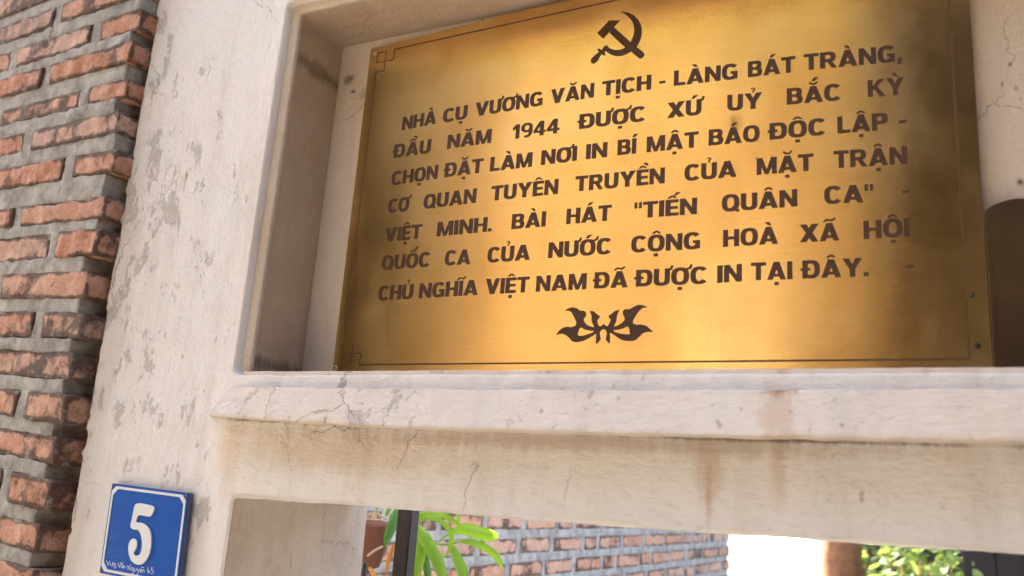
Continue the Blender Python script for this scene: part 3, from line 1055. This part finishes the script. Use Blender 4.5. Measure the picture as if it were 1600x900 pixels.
five = [(465, 248), (640, 288), (625, 340), (605, 375), (580, 378), (490, 360), (470, 430), (515, 430), (560, 450), (595, 495), (608, 560), (605, 640), (590, 710), (555, 775), (515, 802), (470, 798), (430, 765), (410, 710),
        (405, 650), (415, 600), (440, 572), (465, 572), (482, 600), (480, 645), (455, 690), (452, 710), (480, 725), (510, 710), (525, 660), (527, 590), (515, 530), (490, 490), (455, 495), (420, 470), (440, 390)]
bm = bmesh.new()
polyset(bm, [smooth_loop([sgpx(130 + x / 5.625, 740 + y / 5.625) for x, y in five], 2)], sg, .0022)
sign_part('numeral', bm, M_signwhite)
hand = [  # hand-written strokes along the foot of the plate, in the same crop
    [(205, 765), (218, 805), (234, 768)], [(236, 785), (240, 806), (252, 808), (258, 786)], [(258, 786), (268, 776)], [(262, 792), (262, 812), (276, 812), (280, 792), (262, 792)],
    [(282, 790), (290, 815), (284, 832), (270, 826)], [(305, 785), (318, 825), (330, 780)], [(332, 808), (334, 826), (348, 826), (350, 806), (336, 804)], [(350, 806), (353, 828)],
    [(334, 786), (342, 794), (352, 782)], [(356, 830), (358, 808), (368, 814), (370, 832)], [(392, 808), (394, 846)], [(392, 808), (412, 846), (416, 802)],
    [(424, 830), (422, 850), (438, 852), (442, 830), (428, 826)], [(442, 830), (440, 880), (424, 878)], [(450, 832), (450, 856), (464, 856), (468, 834)], [(476, 836), (484, 862)], [(496, 836), (478, 892), (470, 886)],
    [(500, 852), (512, 848), (508, 838), (500, 850), (504, 868), (518, 864)], [(520, 866), (522, 844), (534, 848), (536, 868)], [(572, 822), (566, 856), (572, 872), (584, 868), (582, 852), (568, 856)],
    [(614, 830), (600, 828), (602, 850), (616, 854), (614, 876), (598, 876)], [(512, 820), (530, 826)]]
bm = bmesh.new()
for st in hand:
    pts = [sgpx(130 + x / 5.625, 740 + y / 5.625) for x, y in st]
    for p in stroke(pts, .0008):
        polyset(bm, [[tuple(q) for q in p]], sg, .00015)
sign_part('handwriting', bm, M_chalk)
ghost = [[(235, 530), (240, 585)], [(258, 535), (252, 580)], [(232, 560), (262, 556)], [(262, 545), (298, 535)], [(280, 540), (276, 585)], [(270, 570), (300, 566)], [(222, 640), (220, 700), (240, 690), (236, 650), (222, 640)],
         [(250, 660), (252, 690), (268, 688), (272, 660)], [(280, 665), (290, 660), (292, 690), (280, 692), (280, 665)], [(300, 660), (300, 690)], [(300, 665), (316, 662), (318, 690)], [(330, 660), (326, 715)], [(340, 655), (358, 690)], [(250, 490), (248, 520)], [(225, 725), (260, 732)], [(290, 720), (340, 735)]]
bm = bmesh.new()
for st in ghost:
    pts = [sgpx(130 + x / 5.625, 740 + y / 5.625) for x, y in st]
    for p in stroke(pts, .0009):
        polyset(bm, [[tuple(q) for q in p]], sg, .00012)
sign_part('faded_handwriting', bm, M_faded)
for (a, b) in ((.004, .004), (WS - .004, .004), (.004, HS - .004), (WS - .004, HS - .004)):
    bm = bmesh.new()
    c = sg(a, b, 0)
    prof = [(.0026, 0), (.0024, .0008), (.0012, .0013)]
    rings = [[bm.verts.new((c.x + q * math.cos(k * PI / 8), c.y - h_, c.z + q * math.sin(k * PI / 8))) for k in range(16)] for q, h_ in prof]
    for r0, r1 in zip(rings, rings[1:]):
        for k in range(16):
            bm.faces.new((r0[k], r0[(k + 1) % 16], r1[(k + 1) % 16], r1[k]))
    bm.faces.new(rings[-1])
    sign_part('screw', bm, M_signedge, True)

# ------------------------------------------------------------------ iron gate leaf behind the pier
gl_ = empty('iron_gate', (-.89, .4, -1.6))
tag(gl_, 'dark iron gate leaf standing open behind the plaster lintel', 'gate')
GI = Matrix.Translation(-gl_.location)


def iron(name, *boxes):
    bm = bmesh.new()
    for b in boxes:
        box(bm, *b)
    bmesh.ops.bevel(bm, geom=bm.edges[:], offset=.0025, segments=2, affect='EDGES')
    o = obj(name, bm, M_iron, gl_)
    o.matrix_parent_inverse = GI
    return o


iron('stile', (-.911, -.881, .400, .430, -1.58, .30))
iron('rail', (-.907, -.885, .43, 1.25, -1.50, -1.46))
iron('rail', (-.907, -.885, .43, 1.25, -.55, -.51))
iron('stile', (-.911, -.881, 1.25, 1.28, -1.58, -.3))
bm = bmesh.new()
p = at(570, 878, .42)
tube(bm, [(p.x, p.y, -.55), (p.x, p.y, p.z - .006), (p.x, p.y, p.z - .002), (p.x, p.y, p.z)], [.0050, .0050, .004, .002], 12)
o = obj('spike', bm, M_iron, gl_); o.matrix_parent_inverse = GI

# ------------------------------------------------------------------ potted plant behind the jamb
YP = .56
ptop, pr_, pbl = at(545, 812, YP), at(605, 818, YP), at(583, 890, YP)
pc = Vector((ptop.x, YP, ptop.z))
rt, rb = pr_.x - pc.x, pbl.x - pc.x
hp = pc.z - pbl.z
pot = empty('terracotta_pot', (pc.x, pc.y, pc.z - hp))
tag(pot, 'round red terracotta pot half hidden by the plaster jamb, holding the strap-leaved plant', 'flower pot')
bm = bmesh.new()
lathe(bm, [(rb * .9, -hp), (rb, -hp + .003), (rt * .97, -.012), (rt * 1.02, -.010), (rt * 1.02, 0), (rt * .93, .0), (rt * .90, -.012)], pc, 48)
o = obj('pot', bm, M_pot, pot, True); o.matrix_parent_inverse = Matrix.Translation(-pot.location)
bm = bmesh.new()
lathe(bm, [(rt * .9, -.03), (rt * .9, -.006), (rt * .5, -.001), (.001, .001)], pc, 32)
o = obj('soil', bm, M_soil, pot, True); o.matrix_parent_inverse = Matrix.Translation(-pot.location)
bm = bmesh.new()
box(bm, pc.x - rb * .8, pc.x + rb * .5, .33, YP + .05, pc.z - hp - .012, pc.z - hp - .001)
o = tag(obj('iron_bracket', bm, M_iron), 'dark iron bracket under the terracotta pot', 'bracket')

plant = empty('potted_plant', pc)
tag(plant, 'bright green strap-leaved plant arching out of the terracotta pot behind the iron gate', 'plant')
PLI = Matrix.Translation(-plant.location)


def bez(pts, n=18):
    P = [Vector(p) for p in pts]
    out = []
    m = len(P) - 1
    for i in range(n + 1):
        t = i / n * m
        k = min(int(t), m - 1); f = t - k
        p0, p1, p2, p3 = P[max(k - 1, 0)], P[k], P[k + 1], P[min(k + 2, m)]
        out.append(.5 * ((2 * p1) + (-p0 + p2) * f + (2 * p0 - 5 * p1 + 4 * p2 - p3) * f * f + (-p0 + 3 * p1 - 3 * p2 + p3) * f ** 3))
    return out


def leaf(path, width, y0, y1, mat, kind='leaf', ox=500, oy=740, s=5.0, tilt=.35, blunt=.35):
    n = len(path)
    pts = bez([at(ox + x / s, oy + y / s, y0 + (y1 - y0) * i / (n - 1)) for i, (x, y) in enumerate(path)])
    w = width / s * .00098
    bm = bmesh.new()
    rings = []
    m = len(pts)
    for i, p in enumerate(pts):
        t = i / (m - 1)
        d = (pts[min(i + 1, m - 1)] - pts[max(i - 1, 0)]).normalized()
        view = (p - EYE).normalized()
        side = d.cross(view).normalized()
        nrm = side.cross(d).normalized()
        side = (side * math.cos(tilt) + nrm * math.sin(tilt)).normalized()
        nrm = side.cross(d).normalized()
        hw = w / 2 * (min(1, .35 + t * 2.2)) * (1 - max(0, (t - (1 - blunt)) / blunt) ** 2.2) + .0004
        rings.append([bm.verts.new(p + side * hw * q + nrm * (hw * .55 * abs(q))) for q in (-1, -.5, 0, .5, 1)])
    for a, b in zip(rings, rings[1:]):
        for k in range(4):
            bm.faces.new((a[k], a[k + 1], b[k + 1], b[k]))
    bmesh.ops.solidify(bm, geom=bm.faces[:], thickness=.0011)
    o = obj(kind, bm, mat, plant, True)
    o.matrix_parent_inverse = PLI
    return o


leaf([(600, 265), (590, 330), (560, 420), (505, 575)], 92, .50, .47, M_leafdark, tilt=.2)
leaf([(700, 370), (800, 315), (930, 305), (1050, 370), (1150, 450)], 58, .56, .66, M_leaf)
leaf([(700, 380), (800, 350), (900, 345), (985, 400), (1030, 490), (1015, 590), (970, 660)], 52, .55, .58, M_leaf)
leaf([(1020, 465), (1120, 430), (1220, 455), (1320, 480), (1395, 492)], 128, .60, .62, M_leaf, tilt=.1)
leaf([(1095, 525), (1200, 535), (1310, 580), (1390, 650), (1428, 745)], 78, .60, .64, M_leaf, tilt=.4)
leaf([(735, 390), (800, 470), (880, 600), (935, 720), (970, 860)], 120, .52, .50, M_leaf, tilt=.15)
leaf([(780, 420), (815, 520), (800, 640), (770, 760), (750, 880)], 100, .53, .53, M_leaf, tilt=.5)
leaf([(1035, 560), (1075, 660), (1115, 760), (1140, 900)], 112, .61, .58, M_leaf, tilt=.2)
leaf([(760, 400), (765, 520), (745, 640), (715, 760)], 62, .54, .56, M_leaf, tilt=.5)
leaf([(830, 620), (835, 700), (850, 820), (860, 900)], 70, .56, .55, M_leafdark, tilt=.3)
leaf([(560, 250), (540, 285), (515, 335)], 44, .60, .58, M_leaf)
leaf([(1075, 280), (1085, 360), (1080, 440)], 36, .68, .66, M_leaf)
leaf([(760, 330), (860, 350), (950, 350)], 30, .57, .60, M_leaf)
leaf([(585, 555), (560, 620), (535, 700), (520, 800)], 50, .58, .57, M_dry, 'dry_leaf', tilt=.6)
leaf([(385, 728), (405, 760), (440, 810)], 40, .50, .50, M_dry, 'dry_leaf')
leaf([(770, 560), (755, 660), (725, 770)], 26, .58, .57, M_dry, 'dry_leaf', tilt=.6)


def stem(path, rad, y0, y1, mat=None, kind='stem', ox=500, oy=740, s=5.0):
    n = len(path)
    pts = bez([at(ox + x / s, oy + y / s, y0 + (y1 - y0) * i / (n - 1)) for i, (x, y) in enumerate(path)], 16)
    bm = bmesh.new()
    tube(bm, pts, rad)
    o = obj(kind, bm, mat or M_stem, plant, True)
    o.matrix_parent_inverse = PLI


stem([(720, 400), (850, 515), (960, 555), (1100, 528)], .0022, .54, .60)
stem([(930, 535), (985, 485), (1040, 460)], .0018, .58, .60)
stem([(440, 240), (445, 300), (447, 362)], .0016, .50, .50)
stem([(325, 350), (370, 325), (420, 308), (470, 325), (515, 352)], .0016, .50, .50, M_root, 'root')
stem([(330, 345), (400, 358), (520, 362)], .0014, .49, .49, M_root, 'root')
stem([(370, 645), (430, 600), (490, 570)], .0024, .47, .47, M_root, 'root')

# ------------------------------------------------------------------ yard behind the gate
bm = bmesh.new()
wn = Vector((-.75, -.66, 0)).normalized()
wd = Vector((.66, -.75, 0)).normalized()
wc = Vector((-.98, 4.95, 0))
a, b = wc - wd * .35 - Vector((.0, 0, 0)), wc + wd * .42
pts = [a + Vector((-.05, 0, -1.6)), b + Vector((0, 0, -1.6)), b + Vector((0, 0, .10)), a + Vector((.0, 0, .10))]
prism(bm, pts, [q - wn * .14 for q in pts])
bmesh.ops.bevel(bm, geom=bm.edges[:], offset=.015, segments=2, affect='EDGES')
tag(obj('whitewashed_wall', bm, M_white), 'glaring white sunlit wall between the yard bricks and the brown trunk', 'wall')

bm = bmesh.new()
tc = Vector((-.60, 4.62, 0))
pts, rad = [], []
for i in range(60):
    z = -1.65 + 4.2 * i / 59
    pts.append(tc + Vector((.03 * math.sin(z * 1.3), .02 * math.cos(z), z)))
    rad.append((.115 if z > -1.2 else .13) * (1 - .06 * max(0, z)))
tube(bm, pts, rad, 40)
for v in bm.verts:
    d = v.co - Vector((tc.x, tc.y, v.co.z))
    v.co += d.normalized() * (.014 * noise.noise(Vector((v.co.x * 14, v.co.y * 14, v.co.z * 4))) + .006 * noise.noise(v.co * 30))
tree = empty('tree', (tc.x, tc.y, -1.6))
tag(tree, 'reddish brown tree trunk beside the glaring white wall', 'tree')
TI = Matrix.Translation(-tree.location)
o = obj('trunk', bm, M_bark, tree, True); o.matrix_parent_inverse = TI


def leaf_cloud(n, pick, size, seed):
    bm = bmesh.new()
    r = random.Random(seed)
    for _ in range(n):
        c = pick(r)
        d = Vector((r.uniform(-1, 1), r.uniform(-1, 1), r.uniform(-.6, .6))).normalized()
        nn = Vector((r.uniform(-.6, .6), r.uniform(-.8, .4), 1)).normalized()
        sd = d.cross(nn).normalized()
        L_ = size * r.uniform(.6, 1.2)
        w = L_ * .24
        q = [c, c + d * L_ * .3 + sd * w - nn * w * .3, c + d * L_ * .7 + sd * w * .8 - nn * w * .4, c + d * L_ - nn * L_ * .18, c + d * L_ * .7 - sd * w * .8 - nn * w * .4, c + d * L_ * .3 - sd * w - nn * w * .3]
        mid1, mid2 = c + d * L_ * .3, c + d * L_ * .7
        vv = [bm.verts.new(x) for x in q + [mid1, mid2]]
        for f in ((0, 1, 6), (1, 2, 7, 6), (2, 3, 7), (0, 6, 5), (6, 7, 4, 5), (7, 3, 4)):
            bm.faces.new([vv[i] for i in f])
    return bm


def crown_pick(r):
    while True:
        p = Vector((r.uniform(-1, 1), r.uniform(-1, 1), r.uniform(-1, 1)))
        if p.length < 1 and noise.noise(p * 2.6) > -.12: break
    return tc + Vector((p.x * 1.1, p.y * 1.1, 3.1 + p.z * .8))


o = obj('crown', leaf_cloud(1400, crown_pick, .16, 3), M_shrub, tree); o.matrix_parent_inverse = TI


def shrub(name, label, cx, cyy, zc_, rx, ry, rz, n, size, seed):
    e = empty(name, (cx, cyy, -1.6))
    tag(e, label, 'shrub')

    def pick(r):
        while True:
            p = Vector((r.uniform(-1, 1), r.uniform(-1, 1), r.uniform(-1, 1)))
            if p.length < 1 and noise.noise(p * 3.1 + Vector((seed, 0, 0))) > -.1: break
        return Vector((cx + p.x * rx, cyy + p.y * ry, zc_ + p.z * rz))
    o = obj('foliage', leaf_cloud(n, pick, size, seed), M_shrub, e)
    o.matrix_parent_inverse = Matrix.Translation(-e.location)
    bm = bmesh.new()
    r = random.Random(seed)
    for k in range(5):
        a = r.uniform(0, 6.28)
        tube(bm, [(cx + .03 * math.cos(a), cyy + .03 * math.sin(a), -1.62), (cx + .1 * math.cos(a), cyy + .1 * math.sin(a), zc_ - rz * .4), (cx + rx * .6 * math.cos(a), cyy + ry * .6 * math.sin(a), zc_ + rz * .4)], [.014, .011, .004], 6)
    o = obj('branch', bm, M_bark, e, True)
    o.matrix_parent_inverse = Matrix.Translation(-e.location)


shrub('leafy_shrub', 'sunlit yellow-green leafy shrub in the yard right of the brown trunk', -.16, 4.30, -.28, .24, .35, .42, 520, .085, 5)
shrub('leafy_shrub', 'darker green shrub close against the brown trunk, left of the sunlit shrub', -.43, 4.75, -.25, .13, .25, .40, 200, .08, 9)

# dark timber outbuilding at the back of the yard
hb = empty('timber_shed', (1.2, 6.9, -1.6))
tag(hb, 'very dark timber shed behind the sunlit shrub at the back of the yard', 'shed')
HI = Matrix.Translation(-hb.location)
bm = bmesh.new()
for i in range(22):
    x = -.62 + i * .17
    box(bm, x, x + .163, 6.0 + .006 * (i % 2), 6.05, -1.6, 1.0)
box(bm, -.62, 3.1, 6.06, 6.09, -1.6, 1.0)
o = obj('wall', bm, M_timber, hb); o.matrix_parent_inverse = HI
bm = bmesh.new()
box(bm, -.75, 3.3, 5.55, 8.0, 1.0, 1.07)
o = obj('roof', bm, M_timber, hb); o.matrix_parent_inverse = HI
bm = bmesh.new()
box(bm, .02, .055, 3.5, 3.54, -1.6, .4)
tag(obj('post', bm, M_timber), 'slim dark post standing right of the sunlit shrub', 'post')

# ------------------------------------------------------------------ added street side, unseen: houses and tree invented to shape the brass reflections
M_opp = simple('ochre_render', (.165, .118, .068), .9, .12, 1.2, .003)
M_opp2 = simple('added_dark_front', (.016, .012, .009), .95, .3, 6, .003, spec=0.0)
M_opp3 = simple('brown_plinth_render', (.078, .050, .026), .9, .15, 2, .003)
M_glass = simple('dark_window', (.02, .022, .025), .15, .2)
M_roof = simple('clay_tile', (.22, .09, .05), .85, .3, 10, .01)
ho = empty('added_street_house', (-3.4, -7, -1.6))  # invented house giving warm bounce and the gold part of the reflection
tag(ho, 'added unseen ochre rendered house across the street, mirrored in the middle of the brass', 'house')
HO = Matrix.Translation(-ho.location)


def hpart(name, m, parent, inv, *boxes):
    bm = bmesh.new()
    for b in boxes:
        box(bm, *b)
    o = obj(name, bm, m, parent); o.matrix_parent_inverse = inv
    return o


hpart('wall', M_opp, ho, HO, (-4.75, -.35, -9, -5.2, -1.6, 4.6))
hpart('roof', M_roof, ho, HO, (-4.9, -.3, -9.1, -4.95, 4.6, 4.75))
bm = bmesh.new()
gp = [(-4.74, 2.95), (-4.2, 2.95), (-4.08, 3.3), (-4.45, 4.0), (-4.74, 4.0)]
prism(bm, [(x, -5.17, z) for x, z in gp], [(x, -5.21, z) for x, z in gp])
o = obj('reflection_panel', bm, M_whiteopp, ho); o.matrix_parent_inverse = HO  # white patch added for a bright angular reflection in the brass
hpart('reflection_plinth', M_opp3, ho, HO, (-2.0, -.4, -5.25, -5.15, -1.6, 1.75))  # brown band added to darken the lower part of the reflection
hpart('reflection_column', M_whiteopp, ho, HO, (-1.68, -1.50, -5.149, -5.02, -1.6, 1.95))  # both columns added to make bright upright streaks in the brass
hpart('reflection_column', M_whiteopp, ho, HO, (-1.27, -1.08, -5.149, -5.02, -1.6, 1.65))
h2 = empty('added_street_house', (1.5, -7, -1.6))
tag(h2, 'added unseen dark brown house with a wing, darkening the right of the brass and blocking side light', 'house')
H2 = Matrix.Translation(-h2.location)
hpart('wall', M_opp2, h2, H2, (-.47, 5.0, -9, -4.9, -1.6, 5.0))  # dark mass added to darken the right side of the brass
hpart('light_block_wing', M_opp2, h2, H2, (1.7, 5.0, -4.9, -.9, -1.6, 5.0))  # added out of view to keep sky and bounce light off the reveal
hpart('roof', M_roof, h2, H2, (-.55, 5.1, -9.1, -4.6, 5.0, 5.15))
h3 = empty('added_street_house', (-7, -7, -1.6))
tag(h3, 'added unseen dark house left of the ochre one, darkening the left of the brass', 'house')
H3 = Matrix.Translation(-h3.location)
hpart('wall', M_opp2, h3, H3, (-9.5, -4.66, -9, -4.6, -1.6, 5.4))  # dark mass added to give the brass its dark left strip
hpart('roof', M_roof, h3, H3, (-9.6, -4.6, -9.1, -4.4, 5.4, 5.55))

st_ = empty('added_street_tree', (-2.3, -4.1, -1.6))  # invented tree, put in for broken dark patterns in the reflection
tag(st_, 'added unseen leafy tree in front of the ochre house, breaking up the brass reflection', 'tree')
SI = Matrix.Translation(-st_.location)
bm = bmesh.new()
tube(bm, [(-2.3, -4.1, -1.65), (-2.28, -4.1, .5), (-2.2, -4.15, 2.2), (-1.9, -4.2, 3.6), (-1.6, -4.2, 4.6)], [.06, .05, .045, .03, .015], 10)
tube(bm, [(-2.2, -4.15, 2.2), (-2.7, -4.2, 3.2), (-3.1, -4.2, 4.2)], [.035, .025, .012], 8)
tube(bm, [(-1.95, -4.2, 3.4), (-1.3, -4.2, 3.9), (-.8, -4.1, 4.5)], [.025, .018, .01], 8)
o = obj('trunk', bm, M_bark, st_, True); o.matrix_parent_inverse = SI


def street_pick(r):
    while True:
        p = Vector((r.uniform(-1, 1), r.uniform(-1, 1), r.uniform(-1, 1)))
        if p.length < 1 and noise.noise(p * 2.4 + Vector((3, 1, 0))) > .05: break
    return Vector((-1.8 + p.x * 1.7, -4.2 + p.y * .6, 4.1 + p.z * .95))


o = obj('crown', leaf_cloud(900, street_pick, .15, 17), M_shrub, st_); o.matrix_parent_inverse = SI
